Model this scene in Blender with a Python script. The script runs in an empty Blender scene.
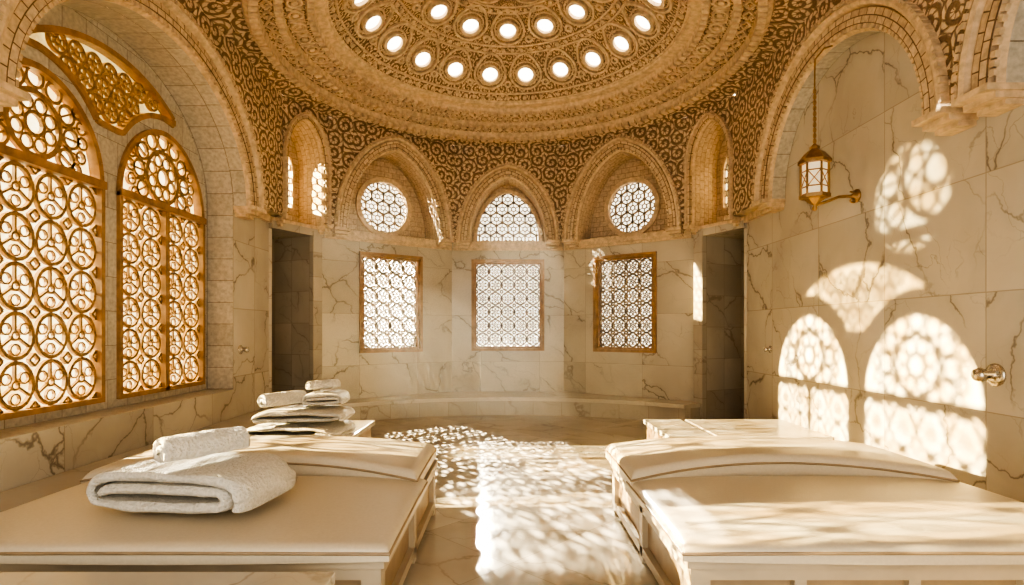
import bpy, bmesh, math, random
from mathutils import Vector, Matrix, noise
random.seed(3)
PI=math.pi
scene=bpy.context.scene

# ------------------------------------------------------------------ mesh builder
class MB:
    def __init__(s): s.v=[];s.f=[];s.m=[];s.uv=[];s.sm=[]
    def face(s,pts,mat=0,uv=None,sm=False):
        b=len(s.v); s.v+= [tuple(p) for p in pts]; s.f.append(tuple(range(b,b+len(pts))))
        s.m.append(mat); s.sm.append(sm)
        if uv is None:
            uv=[(p[0]+p[1],p[2]) for p in pts]
        s.uv.append(uv)
    def grid(s,fn,nu,nv,mat=0,uvf=None,sm=True,wrapu=False):
        b=len(s.v); cols=nu if wrapu else nu+1
        for i in range(cols):
            for j in range(nv+1):
                s.v.append(tuple(fn(i/nu,j/nv)))
        for i in range(nu):
            for j in range(nv):
                i2=(i+1)%cols
                s.f.append((b+i*(nv+1)+j,b+i2*(nv+1)+j,b+i2*(nv+1)+j+1,b+i*(nv+1)+j+1))
                s.m.append(mat);s.sm.append(sm)
                if uvf: s.uv.append([uvf(i/nu,j/nv),uvf((i+1)/nu,j/nv),uvf((i+1)/nu,(j+1)/nv),uvf(i/nu,(j+1)/nv)])
                else: s.uv.append([(i/nu,j/nv),((i+1)/nu,j/nv),((i+1)/nu,(j+1)/nv),(i/nu,(j+1)/nv)])
    def box(s,F,u0,u1,z0,z1,w0,w1,mat=0):
        P=lambda u,z,w:F(u,z,w)
        s.face([P(u0,z0,w1),P(u1,z0,w1),P(u1,z1,w1),P(u0,z1,w1)],mat,[(u0,z0),(u1,z0),(u1,z1),(u0,z1)])
        s.face([P(u1,z0,w0),P(u0,z0,w0),P(u0,z1,w0),P(u1,z1,w0)],mat,[(u1,z0),(u0,z0),(u0,z1),(u1,z1)])
        s.face([P(u0,z0,w0),P(u0,z0,w1),P(u0,z1,w1),P(u0,z1,w0)],mat,[(w0,z0),(w1,z0),(w1,z1),(w0,z1)])
        s.face([P(u1,z0,w1),P(u1,z0,w0),P(u1,z1,w0),P(u1,z1,w1)],mat,[(w1,z0),(w0,z0),(w0,z1),(w1,z1)])
        s.face([P(u0,z1,w1),P(u1,z1,w1),P(u1,z1,w0),P(u0,z1,w0)],mat,[(u0,w1),(u1,w1),(u1,w0),(u0,w0)])
        s.face([P(u0,z0,w0),P(u1,z0,w0),P(u1,z0,w1),P(u0,z0,w1)],mat,[(u0,w0),(u1,w0),(u1,w1),(u0,w1)])
    def ring(s,F,cu,cz,r0,r1,w0,w1,n=20,mat=0,sc=1.0,a0=0,a1=2*PI):
        for k in range(n):
            a=a0+(a1-a0)*k/n; b=a0+(a1-a0)*(k+1)/n
            def q(r,t,w): return F(cu+r*math.cos(t),cz+sc*r*math.sin(t),w)
            s.face([q(r0,a,w1),q(r1,a,w1),q(r1,b,w1),q(r0,b,w1)],mat)
            if r0>0: s.face([q(r0,a,w0),q(r0,a,w1),q(r0,b,w1),q(r0,b,w0)],mat)
            s.face([q(r1,a,w1),q(r1,a,w0),q(r1,b,w0),q(r1,b,w1)],mat)
            s.face([q(r1,a,w0),q(r0,a,w0),q(r0,b,w0),q(r1,b,w0)],mat)
    def bar(s,F,p,q,wd,w0,w1,mat=0):
        dx=q[0]-p[0];dz=q[1]-p[1];L=math.hypot(dx,dz)
        if L<1e-6:return
        ox=-dz/L*wd/2;oz=dx/L*wd/2
        c=[(p[0]+ox,p[1]+oz),(p[0]-ox,p[1]-oz),(q[0]-ox,q[1]-oz),(q[0]+ox,q[1]+oz)]
        s.face([F(a,b,w1) for a,b in c],mat)
        s.face([F(a,b,w0) for a,b in reversed(c)],mat)
        for k in range(4):
            a=c[k];b=c[(k+1)%4]
            s.face([F(a[0],a[1],w1),F(a[0],a[1],w0),F(b[0],b[1],w0),F(b[0],b[1],w1)],mat)
    def path(s,F,pts,wd,w0,w1,mat=0,closed=False):
        n=len(pts)
        for k in range(n if closed else n-1):
            s.bar(F,pts[k],pts[(k+1)%n],wd,w0,w1,mat)
    def tube(s,pts,r,n=10,mat=0,closed=False):
        pts=[Vector(p) for p in pts];m=len(pts);rs=r if isinstance(r,(list,tuple)) else [r]*m
        fr=[]
        for k in range(m):
            t=(pts[(k+1)%m]-pts[k-1]) if (closed or 0<k<m-1) else (pts[1]-pts[0] if k==0 else pts[-1]-pts[-2])
            t.normalize(); up=Vector((0,0,1)) if abs(t.z)<.9 else Vector((0,1,0))
            a=t.cross(up).normalized(); b=t.cross(a).normalized(); fr.append((a,b))
        def fn(i,j):
            k=int(round(j*(m if closed else m-1)))%m
            a,b=fr[k];th=2*PI*i
            return pts[k]+(a*math.cos(th)+b*math.sin(th))*rs[k]
        s.grid(fn,n,m if closed else m-1,mat,wrapu=True)
        if not closed:
            for k in (0,m-1):
                a,b=fr[k]
                s.face([pts[k]+(a*math.cos(2*PI*i/n)+b*math.sin(2*PI*i/n))*rs[k] for i in range(n)],mat)
    def lathe(s,c,ax,prof,n=20,mat=0):
        c=Vector(c);ax=Vector(ax).normalized();up=Vector((0,0,1)) if abs(ax.z)<.9 else Vector((1,0,0))
        a=ax.cross(up).normalized();b=ax.cross(a).normalized()
        m=len(prof)-1
        def fn(i,j):
            r,h=prof[int(round(j*m))];t=2*PI*i
            return c+ax*h+(a*math.cos(t)+b*math.sin(t))*r
        s.grid(fn,n,m,mat,wrapu=True)
    def make(s,name,mats,centre=True,bevel=0):
        me=bpy.data.meshes.new(name)
        c=Vector((0,0,0))
        if centre:
            lo=[min(v[k] for v in s.v) for k in range(3)];hi=[max(v[k] for v in s.v) for k in range(3)]
            c=Vector(((lo[0]+hi[0])/2,(lo[1]+hi[1])/2,lo[2]))
        me.from_pydata([(v[0]-c.x,v[1]-c.y,v[2]-c.z) for v in s.v],[],s.f)
        uvl=me.uv_layers.new(name='UVMap')
        flat=[]
        for u in s.uv:
            for a in u: flat+= [a[0],a[1]]
        uvl.data.foreach_set('uv',flat)
        for m in mats: me.materials.append(m)
        me.polygons.foreach_set('material_index',s.m)
        me.polygons.foreach_set('use_smooth',s.sm)
        me.update()
        o=bpy.data.objects.new(name,me);o.location=c
        scene.collection.objects.link(o)
        if bevel:
            w=o.modifiers.new('Weld','WELD');w.merge_threshold=.0005
            b=o.modifiers.new('Bevel','BEVEL');b.width=bevel;b.segments=2;b.limit_method='ANGLE';b.angle_limit=math.radians(40)
        return o

def Frame(o,d,n):
    ox,oy=o;dx,dy=d;nx,ny=n
    def F(u,z,w): return Vector((ox+dx*u+nx*w,oy+dy*u+ny*w,z))
    F.o=Vector(o);F.d=Vector(d);F.n=Vector(n)
    return F
W=Frame((0,0),(1,0),(0,1))  # u=x, w=y

# ------------------------------------------------------------------ materials
def mk(name):
    m=bpy.data.materials.new(name);m.use_nodes=True;nt=m.node_tree
    return m,nt,nt.nodes['Principled BSDF']
def nd(nt,t,ins=None,**pr):
    n=nt.nodes.new(t)
    for k,v in pr.items(): setattr(n,k,v)
    if ins:
        for k,v in ins.items():
            if isinstance(v,bpy.types.NodeSocket): nt.links.new(v,n.inputs[k])
            else: n.inputs[k].default_value=v
    return n
def mth(nt,op,a,b=0.0,c=None):
    ins={0:a,1:b}
    if c is not None: ins[2]=c
    return nd(nt,'ShaderNodeMath',ins,operation=op).outputs[0]
def mr(nt,v,a,b,c=0.0,d=1.0):
    return nd(nt,'ShaderNodeMapRange',{0:v,1:a,2:b,3:c,4:d}).outputs[0]
def mix(nt,f,a,b,bt='MIX'):
    n=nt.nodes.new('ShaderNodeMix');n.data_type='RGBA';n.blend_type=bt
    for k,v in ((0,f),(6,a),(7,b)):
        if isinstance(v,bpy.types.NodeSocket): nt.links.new(v,n.inputs[k])
        else: n.inputs[k].default_value=v if k==0 else (*v,1) if len(v)==3 else v
    return n.outputs[2]
def vm(nt,op,a,b):
    return nd(nt,'ShaderNodeVectorMath',{0:a,1:b},operation=op).outputs[0]

def marble(name,c1,c2,vein,tw,th,rough,rot=0.0,grout=.004,vs=1.0,gc=(.3,.25,.19),vst=.85):
    m,nt,p=mk(name)
    tc=nd(nt,'ShaderNodeTexCoord')
    mp=nd(nt,'ShaderNodeMapping',{0:tc.outputs['UV'],2:(0,0,rot)})
    sp=nd(nt,'ShaderNodeSeparateXYZ',{0:mp.outputs[0]})
    u=mth(nt,'DIVIDE',sp.outputs[0],tw);v=mth(nt,'DIVIDE',sp.outputs[1],th)
    cid=nd(nt,'ShaderNodeCombineXYZ',{0:mth(nt,'FLOOR',u),1:mth(nt,'FLOOR',v)})
    wn=nd(nt,'ShaderNodeTexWhiteNoise',{0:cid.outputs[0]})
    off=vm(nt,'MULTIPLY',wn.outputs['Color'],(5,5,5))
    co=vm(nt,'ADD',tc.outputs['Object'],off)
    ns=nd(nt,'ShaderNodeTexNoise',{'Vector':co,'Scale':1.5*vs,'Detail':5.0,'Roughness':.55})
    wv=vm(nt,'MULTIPLY',vm(nt,'SUBTRACT',ns.outputs['Color'],(.5,.5,.5)),(.7,.7,.7))
    co2=vm(nt,'ADD',co,wv)
    rt=nd(nt,'ShaderNodeMapping',{0:co2,2:(.5,.75,.3)}).outputs[0]
    co3=vm(nt,'MULTIPLY',rt,(1.3,1.3,.45))
    v1=nd(nt,'ShaderNodeTexVoronoi',{'Vector':co3,'Scale':.9*vs},feature='DISTANCE_TO_EDGE').outputs['Distance']
    v2=nd(nt,'ShaderNodeTexVoronoi',{'Vector':co3,'Scale':2.3*vs},feature='DISTANCE_TO_EDGE').outputs['Distance']
    mk1=mr(nt,nd(nt,'ShaderNodeTexNoise',{'Vector':co,'Scale':.9,'Detail':2.0}).outputs[0],.36,.54)
    mk2=mr(nt,nd(nt,'ShaderNodeTexNoise',{'Vector':co2,'Scale':1.7,'Detail':2.0}).outputs[0],.46,.68)
    a1=mth(nt,'MULTIPLY',mr(nt,v1,0,.016,1,0),mk1)
    a1=mth(nt,'ADD',a1,mth(nt,'MULTIPLY',mr(nt,v1,0,.10,.16,0),mk1))
    a2=mth(nt,'MULTIPLY',mth(nt,'MULTIPLY',mr(nt,v2,0,.018,1,0),mk2),.5)
    va=nd(nt,'ShaderNodeMath',{0:a1,1:a2},operation='ADD',use_clamp=True).outputs[0]
    cl=mr(nt,nd(nt,'ShaderNodeTexNoise',{'Vector':co2,'Scale':.8,'Detail':4.0}).outputs[0],.35,.65)
    col=mix(nt,cl,c1,c2)
    tv=mr(nt,wn.outputs['Value'],0,1,.93,1.04)
    tvc=nd(nt,'ShaderNodeCombineXYZ',{0:tv,1:tv,2:tv}).outputs[0]
    col=mix(nt,1.0,col,tvc,'MULTIPLY')
    col=mix(nt,mth(nt,'MULTIPLY',va,vst),col,vein)
    du=mth(nt,'MULTIPLY',mth(nt,'PINGPONG',u,.5),tw);dv=mth(nt,'MULTIPLY',mth(nt,'PINGPONG',v,.5),th)
    g=mr(nt,mth(nt,'MINIMUM',du,dv),grout*.6,grout*1.4,1,0)
    col=mix(nt,mth(nt,'MULTIPLY',g,.75),col,gc)
    nt.links.new(col,p.inputs['Base Color'])
    p.inputs['Roughness'].default_value=rough
    bp=nd(nt,'ShaderNodeBump',{'Strength':.4,'Distance':.004,'Height':mth(nt,'SUBTRACT',1.0,g)})
    nt.links.new(bp.outputs[0],p.inputs['Normal'])
    return m

def carved(name,light,dark,scale=4.0,freq=20.0,arms=1.0,bd=.03):
    m,nt,p=mk(name)
    tc=nd(nt,'ShaderNodeTexCoord')
    co=tc.outputs['UV']
    ns=nd(nt,'ShaderNodeTexNoise',{'Vector':co,'Scale':3.0,'Detail':2.0})
    co=vm(nt,'ADD',co,vm(nt,'MULTIPLY',vm(nt,'SUBTRACT',ns.outputs['Color'],(.5,.5,.5)),(.05,.05,0)))
    vo=nd(nt,'ShaderNodeTexVoronoi',{'Vector':co,'Scale':scale,'Randomness':.6},voronoi_dimensions='2D')
    rel=nd(nt,'ShaderNodeSeparateXYZ',{0:vm(nt,'SUBTRACT',co,vo.outputs['Position'])})
    ang=mth(nt,'ARCTAN2',rel.outputs[1],rel.outputs[0])
    D=vo.outputs['Distance']
    ph=mth(nt,'ADD',mth(nt,'MULTIPLY',D,freq),mth(nt,'MULTIPLY',ang,arms))
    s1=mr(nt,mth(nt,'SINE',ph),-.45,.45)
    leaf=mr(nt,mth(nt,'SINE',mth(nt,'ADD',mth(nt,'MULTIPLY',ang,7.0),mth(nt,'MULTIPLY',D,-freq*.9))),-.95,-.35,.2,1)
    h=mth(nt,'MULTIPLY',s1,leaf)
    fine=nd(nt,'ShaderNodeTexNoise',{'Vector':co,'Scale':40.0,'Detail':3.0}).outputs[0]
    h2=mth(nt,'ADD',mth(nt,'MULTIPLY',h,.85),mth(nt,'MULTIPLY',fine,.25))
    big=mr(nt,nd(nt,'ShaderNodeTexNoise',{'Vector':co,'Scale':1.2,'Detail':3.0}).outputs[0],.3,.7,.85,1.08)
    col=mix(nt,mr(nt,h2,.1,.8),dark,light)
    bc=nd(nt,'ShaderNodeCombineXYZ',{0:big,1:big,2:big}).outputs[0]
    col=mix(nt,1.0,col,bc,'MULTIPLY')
    nt.links.new(col,p.inputs['Base Color'])
    p.inputs['Roughness'].default_value=.6
    bp=nd(nt,'ShaderNodeBump',{'Strength':.9,'Distance':bd,'Height':h2})
    nt.links.new(bp.outputs[0],p.inputs['Normal'])
    return m

def brick(name,c1,c2,mort,bw,bh,ms=.008,off=.5,rough=.6):
    m,nt,p=mk(name)
    tc=nd(nt,'ShaderNodeTexCoord')
    b=nd(nt,'ShaderNodeTexBrick',{'Vector':tc.outputs['UV'],'Color1':(*c1,1),'Color2':(*c2,1),'Mortar':(*mort,1),'Scale':1.0,'Mortar Size':ms,'Mortar Smooth':.3,'Bias':0.0,'Brick Width':bw,'Row Height':bh},offset=off)
    ns=nd(nt,'ShaderNodeTexNoise',{'Vector':tc.outputs['Object'],'Scale':22.0,'Detail':5.0}).outputs[0]
    v=mr(nt,ns,.3,.7,.72,1.1)
    vc=nd(nt,'ShaderNodeCombineXYZ',{0:v,1:v,2:v}).outputs[0]
    col=mix(nt,1.0,b.outputs['Color'],vc,'MULTIPLY')
    nt.links.new(col,p.inputs['Base Color']);p.inputs['Roughness'].default_value=rough
    h=mth(nt,'SUBTRACT',mth(nt,'MULTIPLY',ns,.3),b.outputs['Fac'])
    bp=nd(nt,'ShaderNodeBump',{'Strength':.8,'Distance':.012,'Height':h})
    nt.links.new(bp.outputs[0],p.inputs['Normal'])
    return m

def plain(name,col,rough=.5,metal=0,nscale=20,var=.12,bump=.0,coat=0):
    m,nt,p=mk(name)
    tc=nd(nt,'ShaderNodeTexCoord')
    ns=nd(nt,'ShaderNodeTexNoise',{'Vector':tc.outputs['Object'],'Scale':float(nscale),'Detail':5.0}).outputs[0]
    f=mr(nt,ns,.3,.7)
    c=mix(nt,f,tuple(x*(1-var) for x in col),tuple(min(1,x*(1+var)) for x in col))
    nt.links.new(c,p.inputs['Base Color']);p.inputs['Roughness'].default_value=rough;p.inputs['Metallic'].default_value=metal
    p.inputs['Coat Weight'].default_value=coat
    if bump:
        bp=nd(nt,'ShaderNodeBump',{'Strength':.8,'Distance':bump,'Height':ns});nt.links.new(bp.outputs[0],p.inputs['Normal'])
    return m

M_wall=marble('marble_wall',(.47,.415,.335),(.58,.52,.425),(.13,.105,.08),1.2,.95,.20,vst=.75)
M_wall2=marble('marble_small_tile',(.41,.36,.285),(.51,.45,.365),(.17,.13,.10),.55,.42,.25,vst=.5)
M_floor=marble('marble_floor',(.41,.355,.28),(.50,.44,.355),(.19,.145,.105),.9,.9,.08,rot=PI/4,vst=.5,grout=.0022)
M_slab=marble('marble_slab',(.50,.44,.35),(.59,.53,.43),(.20,.155,.11),6,6,.2,vst=.5)
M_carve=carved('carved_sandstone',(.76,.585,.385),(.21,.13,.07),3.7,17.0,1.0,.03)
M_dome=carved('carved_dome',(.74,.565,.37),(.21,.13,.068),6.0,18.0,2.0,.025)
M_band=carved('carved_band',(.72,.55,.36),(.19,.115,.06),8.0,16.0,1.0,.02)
M_vous=brick('voussoir_stone',(.68,.52,.345),(.52,.375,.235),(.17,.105,.055),.13,.07,.006)
M_sand=plain('sandstone_trim',(.60,.45,.29),.55,0,14,.25,.006)
M_niche=brick('niche_tile',(.62,.475,.32),(.53,.395,.255),(.30,.205,.12),.16,.1,.004)
M_soff=brick('soffit_tile',(.55,.50,.415),(.47,.42,.34),(.26,.21,.155),.30,.36,.005,.5,.3)
M_wood=plain('golden_wood',(.32,.18,.08),.4,0,9,.3,.002)
M_lat=plain('lattice_bronze',(.32,.195,.09),.45,.2,20,.25)
M_lat2=plain('lattice_stone',(.24,.185,.125),.5,0,20,.15)
M_leather=plain('cream_leather',(.58,.50,.38),.34,0,60,.04,.0012)
M_panel=plain('cream_cabinet',(.44,.365,.265),.4,0,5,.08)
M_wood2=plain('light_wood_panel',(.29,.21,.13),.45,0,7,.15)
M_towel=plain('white_terry',(.66,.62,.55),.95,0,55,.14,.03)
M_brass=plain('aged_brass',(.42,.27,.13),.3,.9,20,.2)
M_chrome=plain('brushed_nickel',(.62,.57,.5),.22,1,20,.1)
def glassmat(name,c1,c2,fac,rough=.3,scale=3.0):
    m,nt,p=mk(name)
    tc=nd(nt,'ShaderNodeTexCoord')
    ns=nd(nt,'ShaderNodeTexNoise',{'Vector':tc.outputs['Object'],'Scale':scale,'Detail':3.0}).outputs[0]
    c=mix(nt,mr(nt,ns,.38,.62),c1,c2)
    tr=nd(nt,'ShaderNodeBsdfTransparent',{0:c})
    gl=nd(nt,'ShaderNodeBsdfGlossy',{0:(.9,.9,.9,1),'Roughness':rough})
    mx=nd(nt,'ShaderNodeMixShader',{0:fac,1:tr.outputs[0],2:gl.outputs[0]})
    nt.links.new(mx.outputs[0],nt.nodes['Material Output'].inputs[0])
    return m
M_gold=glassmat('golden_glass',(.80,.60,.26),(1,.93,.64),.04,.3,5.0)
M_amber=glassmat('amber_glass',(.30,.21,.08),(.40,.32,.15),.04,.3,5.0)
M_clear=glassmat('clear_glass',(.72,.69,.60),(.96,.93,.85),.05)
def emis(name,col,st):
    m,nt,p=mk(name)
    p.inputs['Base Color'].default_value=(*col,1);p.inputs['Emission Color'].default_value=(*col,1);p.inputs['Emission Strength'].default_value=st
    return m
M_ocu=emis('oculus_glass',(1,.89,.66),6.0)
M_lglow=emis('lantern_glass',(1,.85,.6),.35)

# ------------------------------------------------------------------ plan
C=Vector((0,7.7))
pl=[(-3.8,-.5),(-3.8,8.9),(-3.3,9.9),(-1.15,11.5),(1.15,11.5),(3.3,9.9),(3.8,8.9),(3.8,-.5)]
pl=[Vector(p) for p in pl]
def frame_of(a,b):
    d=(b-a).normalized();n=Vector((-d.y,d.x))
    if (C-(a+b)/2).dot(n)<0:n=-n
    return Frame(a,d,n)
FR=[frame_of(pl[i],pl[i+1]) for i in range(7)]
LEN=[(pl[i+1]-pl[i]).length for i in range(7)]
def isect(p,d,q,e):
    den=d.x*e.y-d.y*e.x
    t=((q.x-p.x)*e.y-(q.y-p.y)*e.x)/den
    return p+d*t
WS=.25
Q=[Vector((-3.8+WS,-.5))]
for i in range(6):
    A=FR[i];B=FR[i+1]
    Q.append(isect(A.o+A.n*WS,A.d,B.o+B.n*WS,B.d))
Q.append(Vector((3.8-WS,-.5)))
FL=Frame((-3.8,0),(0,1),(1,0));FRt=Frame((3.8,0),(0,1),(-1,0))
ZI=3.4;ZT=5.3

def arch_top(cu,a,zs,h):
    def f(u):
        x=min(abs(u-cu),a)
        if h>a*1.02:
            R=(a*a+h*h)/(2*a)
            pz=math.sqrt(max(0,R*R-(x+R-a)**2))
            ez=h*math.sqrt(max(0,1-(x/a)**2))
            return zs+.4*pz+.6*ez
        return zs+h*math.sqrt(max(0,1-(x/a)**2))
    return f
def arch_pts(cu,zb,a,zs,h,n=40):
    f=arch_top(cu,a,zs,h);pts=[]
    if zs>zb+.01:
        for k in range(4): pts.append((cu-a,zb+(zs-zb)*k/4))
    for k in range(n+1):
        t=PI*k/n;u=cu-a*math.cos(t);pts.append((u,f(u)))
    if zs>zb+.01:
        for k in range(3,-1,-1): pts.append((cu+a,zb+(zs-zb)*k/4))
    return pts
def wallface(mb,F,ua,ub,za,zb,ops,w,mat=0,uo=0):
    br={ua,ub}
    for o in ops:
        n=o.get('n',28)
        for k in range(n+1):
            t=.5-.5*math.cos(PI*k/n)
            u=o['u0']+(o['u1']-o['u0'])*t
            if ua<u<ub: br.add(u)
    br=sorted(br)
    for a,b in zip(br[:-1],br[1:]):
        if b-a<1e-6: continue
        mid=(a+b)/2;e=(b-a)*.001
        act=sorted([o for o in ops if o['u0']<mid<o['u1']],key=lambda o:o['bot'](mid))
        lo=(za,za)
        for o in act:
            ba,bb=o['bot'](a+e),o['bot'](b-e)
            if ba>lo[0]+1e-4 or bb>lo[1]+1e-4:
                mb.face([F(a,lo[0],w),F(b,lo[1],w),F(b,bb,w),F(a,ba,w)],mat,[(a+uo,lo[0]),(b+uo,lo[1]),(b+uo,bb),(a+uo,ba)])
            lo=(o['top'](a+e),o['top'](b-e))
        mb.face([F(a,lo[0],w),F(b,lo[1],w),F(b,zb,w),F(a,zb,w)],mat,[(a+uo,lo[0]),(b+uo,lo[1]),(b+uo,zb),(a+uo,zb)])
def reveal(mb,F,pts,w0,w1,mat=0,closed=True):
    s=0;n=len(pts)
    for k in range(n if closed else n-1):
        a=pts[k];b=pts[(k+1)%n];l=math.hypot(a[0]-b[0],a[1]-b[1])
        mb.face([F(a[0],a[1],w0),F(b[0],b[1],w0),F(b[0],b[1],w1),F(a[0],a[1],w1)],mat,[(s,w0),(s+l,w0),(s+l,w1),(s,w1)])
        s+=l
def rectop(u0,u1,z0,z1): return dict(u0=u0,u1=u1,bot=lambda u:z0,top=lambda u:z1,n=1)
def rectpts(u0,u1,z0,z1): return [(u0,z0),(u1,z0),(u1,z1),(u0,z1)]
def circop(cu,cz,r): return dict(u0=cu-r,u1=cu+r,bot=lambda u:cz-math.sqrt(max(0,r*r-(u-cu)**2)),top=lambda u:cz+math.sqrt(max(0,r*r-(u-cu)**2)))
def circpts(cu,cz,r,n=40): return [(cu+r*math.cos(2*PI*k/n),cz+r*math.sin(2*PI*k/n)) for k in range(n)]

PROF=[(0,None),(0,.18),(.035,.225),(.07,.18),(.07,.265),(.205,.265),(.215,.23),(.235,.30),(.27,.315),(.30,.30),(.33,.25)]
PM=[0,1,1,2,2,2,1,1,1,1]
TN=[1]
def archivolt(F,cu,zb,a,zs,h,wback,ps=1.0,soff=None):
    TN[0]+=1;name='trim_%d'%TN[0]
    mb=MB();n=48
    curves=[]
    for dr,w in PROF:
        curves.append((arch_pts(cu,zb,a+dr*ps,zs,h+dr*ps,n),wback if w is None else w,dr*ps))
    for k in range(len(curves)-1):
        A,wa,ra=curves[k];B,wb,rb=curves[k+1];s=0
        seg=math.hypot(ra-rb,wa-wb)
        base=k*.37
        if PROF[k][0]==.07 and PROF[k+1][0]==.205: base=0.0;
        for i in range(len(A)-1):
            l=math.hypot(A[i+1][0]-A[i][0],A[i+1][1]-A[i][1])
            mb.face([F(*A[i],wa),F(*A[i+1],wa),F(*B[i+1],wb),F(*B[i],wb)],PM[k],[(s,base),(s+l,base),(s+l,base+seg),(s,base+seg)],sm=(PM[k]==1))
            s+=l
    step=.075*max(ps,.7)
    for rr,nn,wd,wa,wb in ((.05,200,.05,.17,.25),(.315,260,.035,.24,.32)):
        pts=arch_pts(cu,zb,a+rr*ps,zs,h+rr*ps,nn);acc=0
        for i in range(len(pts)-1):
            l=math.hypot(pts[i+1][0]-pts[i][0],pts[i+1][1]-pts[i][1]);acc+=l
            if acc>=step:
                acc-=step
                dx=(pts[i+1][0]-pts[i][0])/max(l,1e-6);dz=(pts[i+1][1]-pts[i][1])/max(l,1e-6)
                c=pts[i];hl=step*.32
                mb.bar(F,(c[0]-dx*hl,c[1]-dz*hl),(c[0]+dx*hl,c[1]+dz*hl),wd*ps,wa,wb,1)
    for sg in (-1,1):
        u0=cu+sg*a;u1=cu+sg*(a+.33*ps)
        lo,hi=min(u0,u1),max(u0,u1)
        mb.box(F,lo,hi,zb-.05,zb,.0,.32,1)
        mb.box(F,lo+.02,hi-.02,zb-.10,zb-.05,.0,.24,1)
        mb.box(F,lo+.04,hi-.04,zb-.14,zb-.10,.0,.15,1)
    return mb.make(name,[soff or M_soff,M_sand,M_vous])

# ------------------------------------------------------------------ lattice generators
def lat_rings(mb,F,u0,u1,z0,z1,nc,nr,w0,w1,mat,style='petal'):
    cw=(u1-u0)/nc;ch=(z1-z0)/nr;r=min(cw,ch)/2;sx=cw/2/r;sz=ch/2/r
    wm=w0+(w1-w0)*.75
    for i in range(nc):
        for j in range(nr):
            cu=u0+cw*(i+.5);cz=z0+ch*(j+.5)
            if style=='petal':
                mb.ring(F,cu,cz,r*.84,r*1.0,w0,w1,20,mat,sc=sz)
                mb.ring(F,cu,cz,r*.14,r*.25,w0,wm,10,mat)
                for k in range(3):
                    a=PI/2+k*2*PI/3
                    mb.bar(F,(cu+r*.24*math.cos(a),cz+r*.24*math.sin(a)),(cu+r*.88*math.cos(a),cz+r*.88*math.sin(a)*sz),r*.11,w0,wm,mat)
                    b=a+PI/3
                    mb.ring(F,cu+r*.56*math.cos(b),cz+r*.56*math.sin(b)*sz,r*.22,r*.30,w0,wm,10,mat)
            else:
                mb.ring(F,cu,cz,r*.86,r*1.08,w0,w1,18,mat)
                mb.ring(F,cu,cz,r*.10,r*.24,w0,wm,8,mat)
                for k in range(6):
                    a=k*PI/3
                    mb.ring(F,cu+r*.56*math.cos(a),cz+r*.56*math.sin(a),r*.17,r*.30,w0,wm,9,mat)
    for i in range(nc+1):
        for j in range(nr+1):
            cu=u0+cw*i;cz=z0+ch*j
            if style=='petal':
                q=r*.30
                mb.path(F,[(max(u0,cu-q),cz),(cu,max(z0,cz-q)),(min(u1,cu+q),cz),(cu,min(z1,cz+q))],r*.12,w0,w1,mat,True)
            else:
                mb.ring(F,cu,cz,r*.10,r*.34,w0,w1,8,mat)
def lat_hex(mb,F,cu,cz,R,s,w0,w1,mat,inside,wd=.03,sub=True):
    n=int(R/s)+3;wm=w0+(w1-w0)*.75
    for i in range(-n,n+1):
        for j in range(-n,n+1):
            x=cu+s*math.sqrt(3)*(i+.5*(j%2));z=cz+s*1.5*j
            P=[(x+s*math.cos(PI/6+k*PI/3),z+s*math.sin(PI/6+k*PI/3)) for k in range(6)]
            for k in range(3):
                a,b=P[k],P[k+1]
                m=((a[0]+b[0])/2,(a[1]+b[1])/2)
                if inside(*m): mb.bar(F,a,b,wd,w0,w1,mat)
            if sub and inside(x,z):
                mb.ring(F,x,z,s*.26,s*.42,w0,wm,10,mat)
                for k in range(6):
                    a=PI/6+k*PI/3
                    if inside(x+s*.8*math.cos(a),z+s*.8*math.sin(a)):
                        mb.bar(F,(x+s*.4*math.cos(a),z+s*.4*math.sin(a)),(x+s*math.cos(a),z+s*math.sin(a)),wd*.5,w0,wm,mat)
def frame_rect(mb,F,u0,u1,z0,z1,wd,w0,w1,mat):
    mb.box(F,u0-wd,u1+wd,z1,z1+wd,w0,w1,mat);mb.box(F,u0-wd,u1+wd,z0-wd,z0,w0,w1,mat)
    mb.box(F,u0-wd,u0,z0,z1,w0,w1,mat);mb.box(F,u1,u1+wd,z0,z1,w0,w1,mat)

# ------------------------------------------------------------------ floor
mb=MB()
mb.face([(-5.4,-.5,0),(5.4,-.5,0),(5.4,13,0),(-5.4,13,0)],0,[(-5.4,-.5),(5.4,-.5),(5.4,13),(-5.4,13)])
mb.make('floor',[M_floor],False)
mb=MB()
Fb=Frame((0,-.5),(1,0),(0,1))
wallface(mb,Fb,-3.8,3.8,0,ZT,[rectop(-2.9,2.9,0.0,3.9)],0,0)  # unseen wall behind camera; its opening is sized to set the fill light
reveal(mb,Fb,[(-2.9,0),(-2.9,3.9),(2.9,3.9),(2.9,0)],-.3,0,0,False)
mb.make('wall_front',[M_wall],False)

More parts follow.
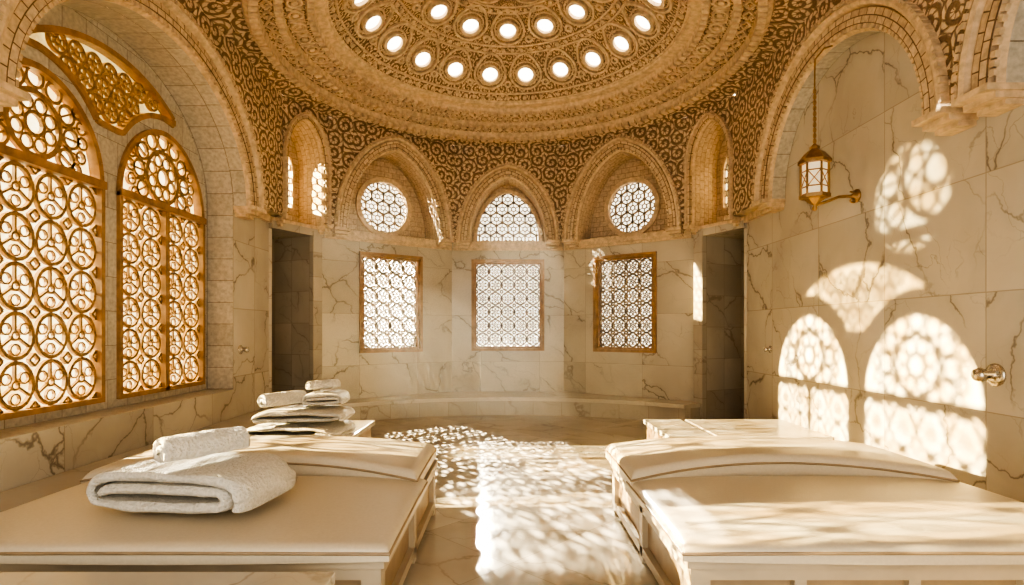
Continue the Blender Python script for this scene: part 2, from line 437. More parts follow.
# ------------------------------------------------------------------ left wall with big window bay
LCU,LA,LH=5.92,1.83,1.42
LZ=3.32
mb=MB()
bt=arch_top(LCU,LA,LZ,LH)
bay=dict(u0=LCU-LA,u1=LCU+LA,bot=lambda u:.78,top=bt)
near=rectop(1.9,3.3,1.35,3.1)  # unseen opening added to let sun patches onto the tables
wallface(mb,FL,-.5,8.9,0,ZT,[bay,near],0,0)
reveal(mb,FL,rectpts(1.9,3.3,1.35,3.1),-.3,0,1)
op=arch_pts(LCU,.78,LA,LZ,LH)
reveal(mb,FL,op,-.38,0,1,closed=True)
def lanc(c,hw,z0,zs,h):
    f=arch_top(c,hw,zs,h)
    return dict(u0=c-hw,u1=c+hw,bot=lambda u:z0,top=f),arch_pts(c,z0,hw,zs,h,24)
L1,L1p=lanc(4.97,.79,.86,3.08,.88)
L2,L2p=lanc(6.82,.84,.86,3.08,.92)
e_top=arch_top(LCU,LA-.26,LZ,LH-.22)
f1o=arch_top(4.97,.79+.13,3.08,.88+.16);f2o=arch_top(6.82,.84+.13,3.08,.92+.16)
def sp_bot(u): 
    a=f1o(u) if abs(u-4.97)<.92 else 3.08
    b=f2o(u) if abs(u-6.82)<.97 else 3.08
    return max(a,b,3.72)
us=[4.6+k*.01 for k in range(280)]
good=[u for u in us if e_top(u)-sp_bot(u)>.07]
SU0,SU1=min(good),max(good)
spo=dict(u0=SU0,u1=SU1,bot=sp_bot,top=e_top,n=44)
SPP=[(SU0+(SU1-SU0)*k/40,sp_bot(SU0+(SU1-SU0)*k/40)) for k in range(41)]+[(SU1-(SU1-SU0)*k/40,e_top(SU1-(SU1-SU0)*k/40)) for k in range(41)]
wallface(mb,FL,LCU-LA-.1,LCU+LA+.1,.6,4.95,[L1,L2,spo],-.38,1)
for pp in (L1p,L2p,SPP):
    reveal(mb,FL,pp,-.46,-.38,1)
mb.make('wall_left',[M_wall,M_soff],False)

def lancet_window(name,c,hw,zs,h,z0,nc,nr,split):
    mb=MB();F=FL;wb=-.43;wf=-.395;fw=.05
    f=arch_top(c,hw,zs,h)
    frame_rect(mb,F,c-hw+fw,c+hw-fw,z0+fw,zs-.03,fw,-.46,-.34,0)
    mb.box(F,c-hw,c+hw,zs-.04,zs+.04,-.46,-.32,0)
    arc=arch_pts(c,zs,hw-.025,zs,h-.025,24)
    mb.path(F,arc,.06,-.46,-.35,0)
    if split:
        mb.box(F,c-.04,c+.04,z0,zs,-.46,-.34,0)
        half=[(c-hw+fw,c-.04),(c+.04,c+hw-fw)]
    else: half=[(c-hw+fw,c+hw-fw)]
    for a,b in half:
        lat_rings(mb,F,a,b,z0+fw,zs-.04,nc,nr,wb,wf,1,'petal')
    cz=zs+h*.40;R=hw*.36;wm=wb+.025
    mb.ring(F,c,cz,R*.30,R*.42,wb,wf,16,1);mb.ring(F,c,cz,R*.92,R*1.1,wb,wf,24,1)
    for k in range(8):
        a=k*PI/4+PI/8
        mb.ring(F,c+R*.67*math.cos(a),cz+R*.67*math.sin(a),R*.19,R*.27,wb,wm,10,1)
    n=12
    for k in range(n):
        a=2*PI*k/n;x=c+R*1.45*math.cos(a);z=cz+R*1.45*math.sin(a)
        if z>zs+.1 and abs(x-c)<hw-.08 and z<f(x)-.06:
            mb.ring(F,x,z,R*.26,R*.37,wb,wf,14,1)
    for k in range(2*n):
        a=2*PI*k/(2*n);x=c+R*1.95*math.cos(a);z=cz+R*1.95*math.sin(a)
        if z>zs+.06 and abs(x-c)<hw-.05 and z<f(x)-.04:
            mb.ring(F,x,z,R*.16,R*.25,wb,wf,10,1)
            mb.bar(F,(c+R*1.05*math.cos(a),cz+R*1.05*math.sin(a)),(x,z),.02,wb,wm,1)
    P=arch_pts(c,z0,hw,zs,h,24)
    mb.face([F(u,z,wb-.01) for u,z in P],2)
    return mb.make(name,[M_wood,M_lat,M_gold])
lancet_window('window_1',4.97,.79,3.08,.88,.86,4,5,False)
lancet_window('window_2',6.82,.84,3.08,.92,.86,2,6,True)
mb=MB()
mb.path(FL,SPP,.06,-.46,-.35,0,True)
def ins(u,z): return SU0+.03<u<SU1-.03 and sp_bot(u)+.03<z<e_top(u)-.03
s=.115
for i in range(-9,10):
    for j in range(-6,7):
        x=5.92+s*2*(i+.5*(j%2));z=4.30+s*math.sqrt(3)*j
        if ins(x,z):
            mb.ring(FL,x,z,s*.80,s*1.02,-.43,-.395,16,1);mb.ring(FL,x,z,s*.2,s*.36,-.43,-.40,8,1)
            for k in range(6):
                a=k*PI/3+PI/6
                mb.bar(FL,(x+s*.3*math.cos(a),z+s*.3*math.sin(a)),(x+s*.85*math.cos(a),z+s*.85*math.sin(a)),.014,-.43,-.40,1)
for k in range(40):
    u=SU0+(SU1-SU0)*k/40;v=SU0+(SU1-SU0)*(k+1)/40
    mb.face([FL(u,sp_bot(u),-.44),FL(v,sp_bot(v),-.44),FL(v,e_top(v),-.44),FL(u,e_top(u),-.44)],2)
mb.make('window_3',[M_wood,M_lat,M_amber])
mb=MB()
frame_rect(mb,FL,1.96,3.24,1.41,3.04,.06,-.2,.03,0)
mb.box(FL,2.57,2.63,1.4,3.05,-.2,-.02,0)
lat_rings(mb,FL,1.96,2.57,1.41,3.04,2,5,-.13,-.10,1,'petal');lat_rings(mb,FL,2.63,3.24,1.41,3.04,2,5,-.13,-.10,1,'petal')
mb.face([FL(1.9,1.35,-.14),FL(3.3,1.35,-.14),FL(3.3,3.1,-.14),FL(1.9,3.1,-.14)],2)
mb.make('window_4',[M_wood,M_lat,M_gold])  # added window out of view, only there to pattern sunlight on the tables

# ------------------------------------------------------------------ right wall
mb=MB()
wallface(mb,FRt,-.5,8.9,0,ZT,[],0,0,uo=.35)
mb.make('wall_right',[M_wall],False)

def aop(cu,a,zs,h,zb): return dict(u0=cu-a,u1=cu+a,bot=lambda u:zb,top=arch_top(cu,a,zs,h),n=40)
u_end=Q[1].y
mbs=MB()
wallface(mbs,FL,-.5,u_end,ZI,ZT,[aop(1.60,2.05,ZI,1.62,ZI),aop(LCU,LA+.31,LZ,LH+.31,ZI)],WS,0,0)
archivolt(FL,LCU,LZ,LA,LZ,LH,0,1.0)
archivolt(FL,1.60,ZI,1.74,ZI,1.31,0,1.0)
RCU,RA,RH=6.25,1.42,1.34
wallface(mbs,FRt,-.5,u_end,ZI,ZT,[aop(2.65,RA+.31,ZI,RH+.31,ZI),aop(RCU,RA+.31,ZI,RH+.31,ZI)],WS,0,3.0)
archivolt(FRt,RCU,ZI,RA,ZI,RH,0,1.0)
archivolt(FRt,2.65,ZI,RA,ZI,RH,0,1.0)
for F in (FL,FRt):
    for a,b in ((7.95,8.95),):
        mbs.face([F(a,ZI,0),F(b,ZI,0),F(b,ZI,WS),F(a,ZI,WS)],1)
        mbs.box(F,7.97,8.88,ZI-.10,ZI,0,.07,1)

# ------------------------------------------------------------------ apse & door panels
names={1:'d',2:'s',3:'c',4:'s',5:'d'}
lowers=MB();niche=MB();sill=MB()
wn=5
for i in range(1,6):
    F=FR[i];L=LEN[i];k=names[i];cu=L/2
    ua=(Q[i]-F.o).dot(F.d);ub=(Q[i+1]-F.o).dot(F.d)
    if k=='c': a,zs,h,ps=.76,ZI,1.27,.85
    elif k=='s': a,zs,h,ps=.92,ZI,1.56,.85
    else: a,zs,h,ps=.38,4.38,.70,.38
    ops=[aop(cu,a+.31*ps,zs,h+.31*ps,ZI)]
    wallface(mbs,F,ua,ub,ZI,ZT,ops,WS,0,i*2.7)
    for x0,x1 in ((-.05,cu-a-.30*ps),(cu+a+.30*ps,L+.05)):
        mbs.face([F(x0,ZI,0),F(x1,ZI,0),F(x1,ZI,WS),F(x0,ZI,WS)],1)
    archivolt(F,cu,ZI,a,zs,h,-.35,ps,soff=M_niche)
    if k=='d':
        if i==1: o0,o1=.06,.84
        else: o0,o1=L-.84,L-.06
        wallface(lowers,F,0,L,0,ZI,[rectop(o0,o1,0,3.22)],0,1,uo=i*1.3)
        reveal(lowers,F,[(o0,0),(o0,3.22),(o1,3.22),(o1,0)],-1.0,0,1,closed=False)
        lowers.face([F(o0,0,-1.0),F(o1,0,-1.0),F(o1,3.22,-1.0),F(o0,3.22,-1.0)],1,[(0,0),(.8,0),(.8,3.2),(0,3.2)])
        lowers.box(F,(o1 if i==1 else o0-.2),(o1+.2 if i==1 else o0),0,3.3,0,.10,1)
        lowers.box(F,0,L,3.22,3.34,0,.08,1)
        f=arch_top(cu,.24,4.3,.42);lp=arch_pts(cu,3.7,.24,4.3,.42,16)
        wallface(niche,F,cu-a-.06,cu+a+.06,ZI-.05,5.3,[dict(u0=cu-.24,u1=cu+.24,bot=lambda u:3.7,top=f)],-.35,0)
        wb=MB();wb.path(F,lp,.04,-.4,-.33,0,True)
        def ins(u,z,c=cu,f=f): return abs(u-c)<.23 and 3.71<z<f(u)
        lat_hex(wb,F,cu,4.2,.7,.075,-.39,-.37,1,ins,.018,False)
        wb.face([F(u,z,-.395) for u,z in lp],2)
        wb.make('window_%d'%wn,[M_sand,M_lat2,M_gold]);wn+=1
    else:
        hw=.72 if k=='c' else .62
        z0,z1=1.20,3.02
        wallface(lowers,F,0,L,0,ZI,[rectop(cu-hw,cu+hw,z0,z1)],0,0,uo=i*1.3+.3)
        reveal(lowers,F,rectpts(cu-hw,cu+hw,z0,z1),-.20,0,0)
        wb=MB()
        frame_rect(wb,F,cu-hw+.03,cu+hw-.03,z0+.03,z1-.03,.055,-.12,.05,0)
        frame_rect(wb,F,cu-hw+.07,cu+hw-.07,z0+.07,z1-.07,.04,-.12,.01,0)
        lat_rings(wb,F,cu-hw+.07,cu+hw-.07,z0+.07,z1-.07,5 if k=='c' else 4,6,-.10,-.06,1,'flower')
        wb.face([F(cu-hw,z0,-.11),F(cu+hw,z0,-.11),F(cu+hw,z1,-.11),F(cu-hw,z1,-.11)],2)
        wb.make('window_%d'%wn,[M_wood,M_lat2,M_clear]);wn+=1
        wb=MB()
        if k=='c':
            f=arch_top(cu,.68,3.55,.98);lp=arch_pts(cu,3.44,.68,3.55,.98,24)
            wallface(niche,F,cu-a-.06,cu+a+.06,ZI-.05,5.3,[dict(u0=cu-.68,u1=cu+.68,bot=lambda u:3.44,top=f)],-.35,0)
            wb.path(F,lp,.07,-.42,-.30,0,True)
            def ins(u,z,c=cu,f=f): return abs(u-c)<.68 and 3.45<z<f(u)
            lat_hex(wb,F,cu,3.95,1.1,.14,-.40,-.365,1,ins,.034,True)
            wb.face([F(u,z,-.41) for u,z in lp],2)
        else:
            cz=4.0;r=.52
            wallface(niche,F,cu-a-.06,cu+a+.06,ZI-.05,5.3,[circop(cu,cz,r)],-.35,0)
            wb.ring(F,cu,cz,r-.03,r+.06,-.42,-.29,40,0)
            def ins(u,z,c=cu,cz=cz,r=r): return math.hypot(u-c,z-cz)<r-.01
            lat_hex(wb,F,cu,cz,.7,.14,-.40,-.365,1,ins,.034,True)
            wb.face([F(u,z,-.41) for u,z in circpts(cu,cz,r)],2)
        wb.make('window_%d'%wn,[M_sand,M_lat2,M_clear]);wn+=1
    sill.box(F,max(0,ua-.05),min(L,ub+.05),ZI-.12,ZI-.002,-.36,.07,0)
    sill.box(F,0.02,L-.02,ZI-.17,ZI-.12,0,.04,0)
lowers.make('wall_back',[M_wall,M_wall2],False)
niche.make('wall_niche',[M_niche],False)
sill.make('trim_1',[M_sand])
mbs.make('wall_spandrel',[M_carve,M_sand],False)

# ------------------------------------------------------------------ ceiling: pendentive loft + dome
poly=[Q[i].copy() for i in range(1,7)]+[Vector((3.55,4.3)),Vector((-3.55,4.3))]
def rayp(th,poly):
    d=Vector((math.cos(th),math.sin(th)));best=9
    n=len(poly)
    for k in range(n):
        p=poly[k];e=poly[(k+1)%n]-p
        den=d.x*e.y-d.y*e.x
        if abs(den)<1e-9: continue
        t=((p.x-C.x)*e.y-(p.y-C.y)*e.x)/den
        s=((p.x-C.x)*d.y-(p.y-C.y)*d.x)/den
        if t>0 and -1e-6<=s<=1+1e-6: best=min(best,t)
    return best
RO=3.22
mb=MB();NT=240
def fn(i,j):
    th=2*PI*i;r0=rayp(th,poly);r=max(r0,RO)*(1-j)+RO*j
    z=ZT+(.08)*math.sin(j*PI/2)
    return (C.x+r*math.cos(th),C.y+r*math.sin(th),z)
def uvf(i,j):
    th=2*PI*i;r0=rayp(th,poly);r=max(r0,RO)*(1-j)+RO*j
    return (th*3.3,r)
mb.grid(fn,NT,6,0,uvf)
mb.face([(-3.8,-.5,ZT),(3.8,-.5,ZT),(3.8,4.3,ZT),(-3.8,4.3,ZT)],0)
mb.make('ceiling',[M_carve,M_sand],False)

def zf(r): return 5.70+1.02*(1-(r/2.38)**2)**.95
prof=[(3.34,5.42,1),(3.30,5.32,1),(3.22,5.30,1),(3.16,5.34,1),(3.14,5.42,2),(2.98,5.46,1),(2.95,5.43,1),(2.90,5.45,1),(2.88,5.52,2),(2.62,5.58,1),(2.59,5.55,1),(2.54,5.57,1),(2.52,5.64,1),(2.40,5.66,1),(2.38,5.70,0)]
for k in range(1,15):
    r=2.36*(1-k/15);prof.append((r,zf(r),0))
prof.append((.0,zf(0),0))
mb=MB()
for k in range(len(prof)-1):
    (ra,za,ma),(rb,zb,_)=prof[k],prof[k+1]
    n=144
    for i in range(n):
        a=2*PI*i/n;b=2*PI*(i+1)/n
        if rb>1e-4:
            mb.face([(ra*math.cos(a),C.y+ra*math.sin(a),za),(ra*math.cos(b),C.y+ra*math.sin(b),za),(rb*math.cos(b),C.y+rb*math.sin(b),zb),(rb*math.cos(a),C.y+rb*math.sin(a),zb)],ma,
                [(a*2.2,ra),(b*2.2,ra),(b*2.2,rb),(a*2.2,rb)],True)
        else:
            mb.face([(ra*math.cos(a),C.y+ra*math.sin(a),za),(ra*math.cos(b),C.y+ra*math.sin(b),za),(0,C.y,zb)],ma,[(a*2,ra),(b*2,ra),(a*2,0)],True)
def radframe(th,r,z,tilt):
    er=Vector((math.cos(th),math.sin(th),0));et=Vector((-math.sin(th),math.cos(th),0))
    up=(-er*math.cos(tilt)+Vector((0,0,1))*math.sin(tilt)).normalized()
    nr=et.cross(up).normalized()
    if nr.z>0:nr=-nr
    c=Vector((er.x*r,C.y+er.y*r,z))
    return lambda u,zz,w: c+et*u+up*zz+nr*w
for (r,z,n,su,sz,sw) in ((3.20,5.31,150,.045,.05,.05),(2.93,5.44,132,.042,.045,.045),(2.565,5.56,120,.04,.04,.04)):
    for i in range(n):
        F=radframe(2*PI*i/n,r,z,.2)
        mb.box(F,-su,su,-sz,sz,-.02,sw,1)
for i in range(60):
    F=radframe(2*PI*(i+.5)/60,2.75,5.55,.25)
    mb.ring(F,0,0,.075,.105,-.01,.035,12,1);mb.ring(F,0,0,.0,.04,-.01,.04,8,1)
    F=radframe(2*PI*i/60,2.75,5.55,.25)
    mb.path(F,[(-.035,0),(0,-.1),(.035,0),(0,.1)],.022,-.01,.03,1,True)
for i in range(84):
    F=radframe(2*PI*i/84,3.06,5.44,.2)
    mb.path(F,[(-.09,0),(0,-.06),(.09,0),(0,.06)],.02,-.01,.03,1,True)
def slope(r):
    e=.01;return math.atan2(zf(r-e)-zf(r+e),2*e)
def oculus(th,r,s):
    F=radframe(th,r,zf(r),slope(r))
    mb.ring(F,0,0,.122*s,.168*s,-.03,.07,20,1)
    mb.ring(F,0,0,.19*s,.212*s,-.03,.03,20,1)
    mb.face([F(.126*s*math.cos(2*PI*k/20),.126*s*math.sin(2*PI*k/20),.02) for k in range(20)],3)
    pts=[]
    for k in range(25):
        t=k/24*2*PI
        rr=.25*s*(1+.38*max(0,math.sin(t))**6)
        pts.append((rr*math.cos(t),rr*math.sin(t)))
    mb.path(F,pts,.035*s,-.03,.055,1)
    for sg in (-1,1):
        mb.path(F,[(sg*.08*s,.27*s),(sg*.15*s,.34*s),(0,.45*s),],.02*s,-.02,.03,1)
for n,r,s,ph in ((20,1.98,1.06,.5),(13,1.28,1.04,0),(7,.64,.9,.5)):
    for i in range(n): oculus(PI/2+2*PI*(i+ph)/n,r,s)
for n,r in ((96,2.32),(66,1.62),(44,.98),(22,.34)):
    for i in range(n):
        F=radframe(2*PI*i/n,r,zf(r),slope(r))
        mb.ring(F,0,0,0,.035,-.02,.035,8,1)
    for dr in (-.055,.055):
        rr=min(2.37,r+dr)
        pts=[(rr*math.cos(2*PI*k/96),C.y+rr*math.sin(2*PI*k/96),zf(rr)-.005) for k in range(96)]
        mb.tube(pts,.02,6,1,True)
for i in range(20):
    F=radframe(PI/2+2*PI*i/20,2.12,zf(2.12),slope(2.12))
    mb.ring(F,0,0,.03,.065,-.02,.04,10,1)
for i in range(13):
    F=radframe(PI/2+2*PI*(i+.5)/13,1.45,zf(1.45),slope(1.45))
    mb.ring(F,0,0,.03,.07,-.02,.04,10,1)
mb.make('ceiling_dome',[M_dome,M_sand,M_band,M_ocu],False)

# ------------------------------------------------------------------ curved stone bench (apse)
mb=MB()
cy=5.6;r0=4.9
N=48
polyL=pl[1:7]+[Vector((3.8,2)),Vector((-3.8,2))]
front=[];back=[]
A0=.66
for k in range(N+1):
    a=-A0+2*A0*k/N
    x,y=r0*math.sin(a),cy+r0*math.cos(a)
    v=Vector((x,y))-C;th=math.atan2(v.y,v.x);m=rayp(th,polyL)-.02
    front.append((x,y));back.append((C.x+m*math.cos(th),C.y+m*math.sin(th)))
def off(p,d):
    v=Vector((p[0],p[1]-cy));v.normalize();return (p[0]-v.x*d,p[1]-v.y*d)
for k in range(N):
    f0,f1,b0,b1=front[k],front[k+1],back[k],back[k+1]
    g0,g1=off(f0,.05),off(f1,.05)
    u0,u1=k*.14,(k+1)*.14
    mb.face([(*g0,.34),(*g1,.34),(*b1,.34),(*b0,.34)],0,[(u0,0),(u1,0),(u1,.8),(u0,.8)])
    mb.face([(*g0,.27),(*g1,.27),(*g1,.34),(*g0,.34)],0,[(u0,0),(u1,0),(u1,.07),(u0,.07)])
    mb.face([(*g0,.27),(*g1,.27),(*f1,.27),(*f0,.27)],0)
    mb.face([(*f0,0),(*f1,0),(*f1,.27),(*f0,.27)],1,[(u0,0),(u1,0),(u1,.27),(u0,.27)])
for k in (0,N):
    mb.face([(*off(front[k],.05),.27),(*back[k],.27),(*back[k],.34),(*off(front[k],.05),.34)],0)
    mb.face([(*front[k],0),(*back[k],0),(*back[k],.27),(*front[k],.27)],1)
mb.make('curved_stone_bench',[M_slab,M_wall2],True)

def ledge(name,x0,x1,y0,y1,z,m2=None,ov=.04):
    mb=MB()
    mb.box(W,x0,x1,0,z-.06,y0,y1,1);mb.box(W,x0-ov,x1+ov,z-.06,z,y0-ov,y1+ov,0)
    return mb.make(name,[M_slab,m2 or M_wall2],True,bevel=.008)
mb=MB();mb.box(W,-3.795,-3.29,0,.33,-.45,8.6,1);mb.box(W,-3.795,-3.25,.33,.39,-.45,8.63,0)
mb.make('wall_ledge',[M_slab,M_wall2],True,bevel=.008)
ledge('stone_bench',2.50,3.74,6.55,7.75,.36)
ledge('stone_bench',1.92,2.36,6.6,7.75,.36,M_wood2)
ledge('stone_bench',-3.0,-1.66,5.35,6.8,.50,M_wood2)

# ------------------------------------------------------------------ massage tables
def cushion(mb,x0,x1,y0,y1,zb,T,crest,mat,bow=0):
    rad=.06;nx,ny=40,20
    def axis(a,b,n):
        e=[0,.004,.012,.026,.045,.07]
        mid=[a+.07+(b-a-.14)*k/n for k in range(1,n)]
        return [a+x for x in e]+mid+[b-x for x in reversed(e)]
    X=axis(x0,x1,nx);Y=axis(y0,y1,ny)
    def H(x,y):
        d=min(x-x0,x1-x);g=min(y-y0,y1-y)
        def e(q): q=min(q/rad,1);return math.sqrt(max(0,1-(1-q)**2))
        s=(2*(x-x0)/(x1-x0)-1);t=(2*(y-y0)/(y1-y0)-1)
        return zb+T*(.55+.45*e(d)*e(g))+crest*(1-s*s)+.008*(1-t*t)
    def XY(x,y):
        s=(2*(x-x0)/(x1-x0)-1)
        return x,y-bow*(1-s*s)*(1-(y-y0)/(y1-y0))
    nX,nY=len(X)-1,len(Y)-1
    mb.grid(lambda i,j:(*XY(X[int(round(i*nX))],Y[int(round(j*nY))]),H(X[int(round(i*nX))],Y[int(round(j*nY))])),nX,nY,mat)
    for y in (y0,y1):
        mb.grid(lambda i,j:(*XY(X[int(round(i*nX))],y),zb+(H(X[int(round(i*nX))],y)-zb)*j),nX,1,mat)
    for x in (x0,x1):
        mb.grid(lambda i,j:(*XY(x,Y[int(round(i*nY))]),zb+(H(x,Y[int(round(i*nY))])-zb)*j),nY,1,mat)
    loop=[(x,y0) for x in X]+[(x1,y) for y in Y[1:]]+[(x,y1) for x in reversed(X[:-1])]+[(x0,y) for y in reversed(Y[1:-1])]
    mb.tube([(*XY(x,y),H(x,y)-.004) for x,y in loop],.009,6,2,True)
def massage_table(x0,x1,y0,y1):
    mb=MB();zt=.42
    mb.box(W,x0+.08,x1-.08,0,.05,y0+.08,y1-.08,0)
    mb.box(W,x0+.06,x1-.06,.05,zt,y0+.06,y1-.06,2)
    mb.box(W,x0-.0,x1+.0,zt-.015,zt+.03,y0,y1,0)
    for xa,xb in ((x0+.02,x0+.12),(x1-.12,x1-.02)):
        for ya,yb in ((y0+.02,y0+.12),((y0+y1)/2-.04,(y0+y1)/2+.04),(y1-.12,y1-.02)):
            mb.box(W,xa,xb,0.0,zt-.015,ya,yb,0)
        mb.box(W,xa,xb,.05,.11,y0+.12,y1-.12,0)
        mb.box(W,xa,xb,zt-.08,zt-.02,y0+.12,y1-.12,0)
    nseg=4
    for ya,yb in ((y0+.02,y0+.06),(y1-.06,y1-.02)):
        mb.box(W,x0+.12,x1-.12,.05,.11,ya,yb,0);mb.box(W,x0+.12,x1-.12,zt-.08,zt-.02,ya,yb,0)
        for k in range(1,nseg):
            xx=x0+(x1-x0)*k/nseg;mb.box(W,xx-.03,xx+.03,.11,zt-.08,ya,yb,0)
    cushion(mb,x0-.03,x1+.03,y0-.02,4.10,zt+.03,.075,.02,1,bow=.04)
    cushion(mb,x0-.03,x1-.02,3.95,y1+.03,zt+.05,.125,.075,1,bow=-.22)
    return mb.make('massage_table',[M_panel,M_leather,M_wood2],True)
massage_table(-2.98,-.62,2.80,4.95)
massage_table(.90,3.20,2.80,4.95)

mb=MB()
mb.box(W,-2.6,-.80,.42,.48,2.05,2.60,0);mb.box(W,-2.52,-.88,0,.42,2.12,2.53,1)
mb.make('stone_side_table',[M_slab,M_wood2],True,bevel=.008)

# ------------------------------------------------------------------ towels
def towel_spiral(mb,T,Wd,Hh,Ln,t,turns=None,seed=0,gap=1.22,amp=1.0):
    b0=Hh/2-t/2;a=max(0,Wd/2-Hh/2);turns=turns or (b0/(t*gap)-.15)
    n=int(60*turns);cl=[]
    for k in range(n+1):
        ph=-.5+2*PI*turns*k/n
        b=max(.012,b0-t*gap*(ph+.5)/(2*PI))
        sx=math.tanh(3.2*math.cos(ph))
        aa=a*(1-.05*(ph/(2*PI)))
        cl.append((aa*sx+b*math.cos(ph),b*math.sin(ph)))
    outer=[];inner=[]
    for k in range(n+1):
        p=cl[max(0,k-1)];q=cl[min(n,k+1)]
        dx,dz=q[0]-p[0],q[1]-p[1];L=math.hypot(dx,dz) or 1
        nx,nz=dz/L,-dx/L
        outer.append((cl[k][0]+nx*t*.5,cl[k][1]+nz*t*.5));inner.append((cl[k][0]-nx*t*.5,cl[k][1]-nz*t*.5))
    nl=24
    def P(c,j):
        y=(j-.5)*Ln
        v=Vector((c[0],y,c[1]+Hh/2))
        e=abs(j-.5)*2
        nz=amp*noise.noise(Vector((v.x*5+seed,v.y*5,v.z*9)))*.022+noise.noise(Vector((v.x*28+seed,v.y*28,v.z*28)))*.007
        wob=noise.noise(Vector((c[0]*6+seed,c[1]*20,7)))*.03*amp*(1 if j>.5 else -1)*(e>.9)
        sc=1-.05*e**6
        sag=-.02*amp*(abs(c[0])/(Wd/2))**3 if c[1]>0 else 0
        return T@Vector((v.x*sc+nz,v.y+wob,max(.002,(v.z-Hh/2)*sc+Hh/2+nz*.7+sag)))
    for line in (outer,inner):
        mb.grid(lambda i,j:P(line[int(round(i*n))],j),n,nl,0)
    for j in (0,1):
        def E(i,k):
            o=outer[int(round(i*n))];q=inner[int(round(i*n))]
            c=(o[0]*(1-k)+q[0]*k,o[1]*(1-k)+q[1]*k)
            v=P(c,j);d=(T.to_3x3()@Vector((0,1,0)))*(1 if j else -1)*math.sin(PI*k)*t*.45
            return v+d
        mb.grid(E,n,6,0)
    for k in (0,n):
        mb.grid(lambda i,kk:P((outer[k][0]*(1-kk)+inner[k][0]*kk,outer[k][1]*(1-kk)+inner[k][1]*kk),i),nl,1,0)
def place(x,y,z,rz,rx=0): return Matrix.Translation((x,y,z))@Matrix.Rotation(rz,4,'Z')@Matrix.Rotation(rx,4,'Y')
mb=MB();towel_spiral(mb,place(-1.87,3.34,.535,-.16),1.06,.31,.54,.055,seed=1,gap=1.3,amp=.7)
mb.make('folded_towel',[M_towel])
mb=MB();towel_spiral(mb,place(-1.78,3.27,.83,-.62),.20,.195,.46,.033,seed=2,amp=.15,gap=1.3)
mb.make('rolled_towel',[M_towel])
mb=MB();towel_spiral(mb,place(-2.12,5.72,.50,-.08),1.02,.17,.60,.036,seed=3,gap=1.3,amp=.8)
mb.make('folded_towel',[M_towel])
mb=MB();towel_spiral(mb,place(-2.08,5.72,.665,.06),.94,.15,.55,.034,seed=4,gap=1.3,amp=.8)
mb.make('folded_towel',[M_towel])
mb=MB();towel_spiral(mb,place(-2.26,5.62,.81,-.55),.19,.185,.46,.032,seed=5,amp=.15,gap=1.3)
mb.make('rolled_towel',[M_towel])
mb=MB();towel_spiral(mb,place(-1.90,5.84,.81,.1),.46,.16,.40,.03,seed=6,amp=.6)
mb.make('folded_towel',[M_towel])
mb=MB();towel_spiral(mb,place(-1.93,5.84,.965,-.7),.13,.125,.34,.024,seed=7,amp=.15)
mb.make('rolled_towel',[M_towel])

# ------------------------------------------------------------------ lantern
mb=MB();LX,LY,LZb=3.33,6.08,3.02
def hexr(r,z): return [(LX+r*math.cos(PI/6+k*PI/3),LY+r*math.sin(PI/6+k*PI/3),z) for k in range(6)]
def loft(mb,rings,mat):
    for A,B in zip(rings[:-1],rings[1:]):
        for k in range(6):
            mb.face([A[k],A[(k+1)%6],B[(k+1)%6],B[k]],mat)
loft(mb,[hexr(.03,LZb-.06),hexr(.10,LZb),hexr(.155,LZb+.01),hexr(.155,LZb+.05),hexr(.12,LZb+.055)],0)
loft(mb,[hexr(.12,LZb+.055),hexr(.12,LZb+.38)],1)
loft(mb,[hexr(.12,LZb+.38),hexr(.165,LZb+.385),hexr(.165,LZb+.42),hexr(.10,LZb+.50),hexr(.05,LZb+.54),hexr(.05,LZb+.57),hexr(.015,LZb+.60)],0)
for k in range(6):
    x,y,_=hexr(.135,0)[k]
    mb.tube([(x,y,LZb+.04),(x,y,LZb+.40)],.013,6,0)
A=hexr(.128,LZb+.13);B=hexr(.128,LZb+.30)
for Rr in (A,B): mb.tube(Rr,.008,5,0,True)
for k in range(6):
    mb.tube([A[k],B[(k+1)%6]],.006,4,0);mb.tube([A[(k+1)%6],B[k]],.006,4,0)
mb.lathe((LX,LY,LZb-.13),(0,0,1),[(0,0),(.02,.01),(.03,.035),(.012,.06),(.03,.075)],12,0)
mb.tube([(LX,LY,LZb+.58),(LX,LY,4.25),(LX+.02,LY+.03,4.55),(3.50,LY+.12,4.72),(3.62,LY+.14,4.76)],.009,6,0)
for k in range(10):
    z=LZb+.63+k*.06
    mb.tube([(LX+.016*math.cos(t*PI/4),LY,z+.028*math.sin(t*PI/4)) for t in range(8)],.005,5,0,True)
mb.tube([(3.8,LY+.02,3.06),(3.6,LY+.02,3.05),(3.45,LY,2.99),(LX,LY,2.95)],.016,8,0)
mb.tube([(3.74-.07*t*math.cos(t*1.1)/3,LY+.02,3.02-.08*math.sin(t*1.1)*t/4) for t in [k*.4 for k in range(12)]],.01,6,0)
mb.lathe((3.8,LY+.02,3.06),(-1,0,0),[(0,0),(.075,0),(.07,.02),(.03,.03),(.02,.06)],16,0)
mb.make('hanging_lantern',[M_brass,M_lglow])

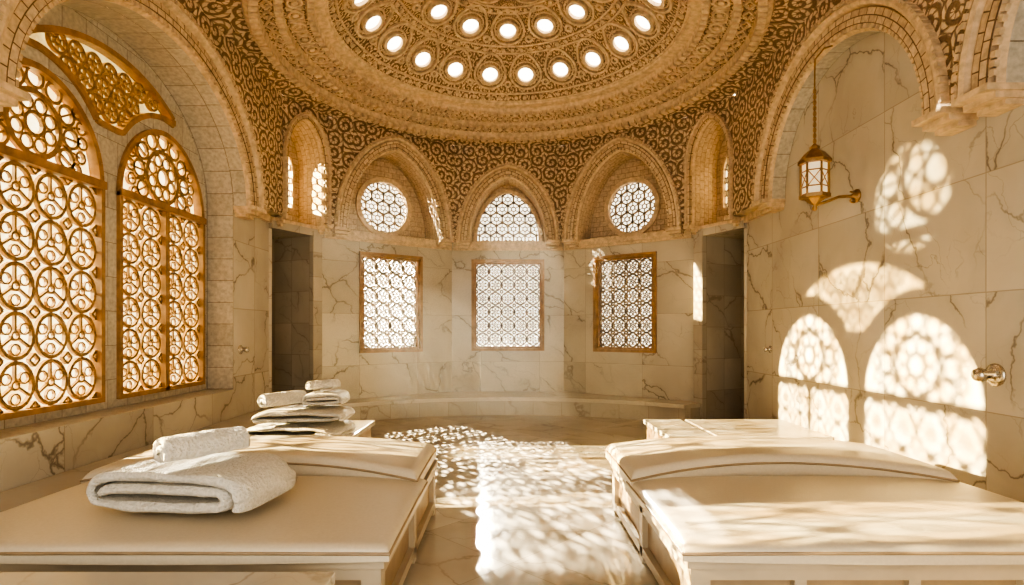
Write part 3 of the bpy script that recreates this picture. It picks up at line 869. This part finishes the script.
def knob(F,u,z,s=1.0,lever=True):
    mb=MB();c=F(u,z,0);ax=Vector((F.n.x,F.n.y,0))
    mb.lathe(c,ax,[(0,0),(.085*s,0),(.085*s,.012*s),(.06*s,.02*s),(.03*s,.025*s),(.025*s,.08*s),(.045*s,.09*s),(.055*s,.12*s),(.045*s,.15*s),(.0,.16*s)],24,0)
    if lever:
        q=c+ax*.12*s
        d=Vector((F.d.x,F.d.y,0))
        mb.tube([q,q-d*.06*s+Vector((0,0,.02)),q-d*.15*s+Vector((0,0,.03))],[.022*s,.018*s,.012*s],10,0)
    mb.make('wall_tap',[M_chrome])
knob(FRt,4.36,1.25,1.05);knob(FL,7.95,1.32,.75);knob(FRt,8.1,1.32,.6,False)

# ------------------------------------------------------------------ haze box added so light shafts show by the apse windows
hz=bpy.data.materials.new('shaft_haze');hz.use_nodes=True;nt=hz.node_tree
nt.nodes.clear()
out=nt.nodes.new('ShaderNodeOutputMaterial');vs_=nt.nodes.new('ShaderNodeVolumeScatter')
vs_.inputs['Color'].default_value=(1,.95,.86,1);vs_.inputs['Density'].default_value=.03;vs_.inputs['Anisotropy'].default_value=.1
nt.links.new(vs_.outputs[0],out.inputs['Volume'])
bm=bmesh.new();bmesh.ops.create_cube(bm,size=1.0)
bmesh.ops.scale(bm,vec=(4.4,2.9,3.1),verts=bm.verts);bmesh.ops.recalc_face_normals(bm,faces=bm.faces)
me=bpy.data.meshes.new('shaft_haze');bm.to_mesh(me);bm.free();me.materials.append(hz)
ho=bpy.data.objects.new('shaft_haze',me);ho.location=(-.35,8.5,1.95);scene.collection.objects.link(ho)

# ------------------------------------------------------------------ lights
w=bpy.data.worlds.new('World');scene.world=w;w.use_nodes=True
bg=w.node_tree.nodes['Background'];bg.inputs[0].default_value=(1,.92,.775,1);bg.inputs[1].default_value=3.4
def sun(name,d,e,col,ang,loc):
    l=bpy.data.lights.new(name,'SUN');l.energy=e;l.color=col;l.angle=math.radians(ang)
    o=bpy.data.objects.new(name,l);scene.collection.objects.link(o)
    o.rotation_euler=Vector(d).to_track_quat('-Z','Y').to_euler();o.location=loc
sun('sun',(1,.03,-.27),80,(1,.91,.73),.55,(-12,6,8))
sun('sun',(.06,-1,-.37),85,(1,.91,.73),.5,(-2,26,8))  # second sun, added to throw apse-window patches on floor and tables
def spot(loc,tgt,e,size,soft):  # lamps added outside the windows to imitate sunlight
    l=bpy.data.lights.new('added_beam_spot','SPOT');l.energy=e;l.color=(1,.92,.75);l.spot_size=math.radians(size);l.spot_blend=.15;l.shadow_soft_size=soft
    o=bpy.data.objects.new('added_beam_spot',l);scene.collection.objects.link(o)
    o.location=loc;o.rotation_euler=(Vector(tgt)-Vector(loc)).to_track_quat('-Z','Y').to_euler()
spot((-20,5.0,4.2),(3.8,5.3,2.85),120000,2.4,.07)  # added for the upper sun patch on the right wall
spot((-4.9,15.8,5.2),(-2.22,10.7,2.2),240000,16,.03)  # added for a visible sunbeam through the left apse window

# ------------------------------------------------------------------ camera
cam=bpy.data.cameras.new('camera');co=bpy.data.objects.new('camera',cam);scene.collection.objects.link(co)
co.location=(0,0,1.6);co.rotation_euler=(PI/2,0,0)
cam.lens=560/1024*36;cam.sensor_width=36;cam.shift_y=37.5/1024;cam.shift_x=.004;cam.clip_start=.05
scene.camera=co
scene.view_settings.view_transform='AgX'
try: scene.view_settings.look='AgX - High Contrast'
except Exception as e: print(e)
scene.view_settings.exposure=-.08
try:
    scene.cycles.max_bounces=8;scene.cycles.diffuse_bounces=4;scene.cycles.transparent_max_bounces=16;scene.cycles.volume_bounces=0
except Exception as e: print(e)
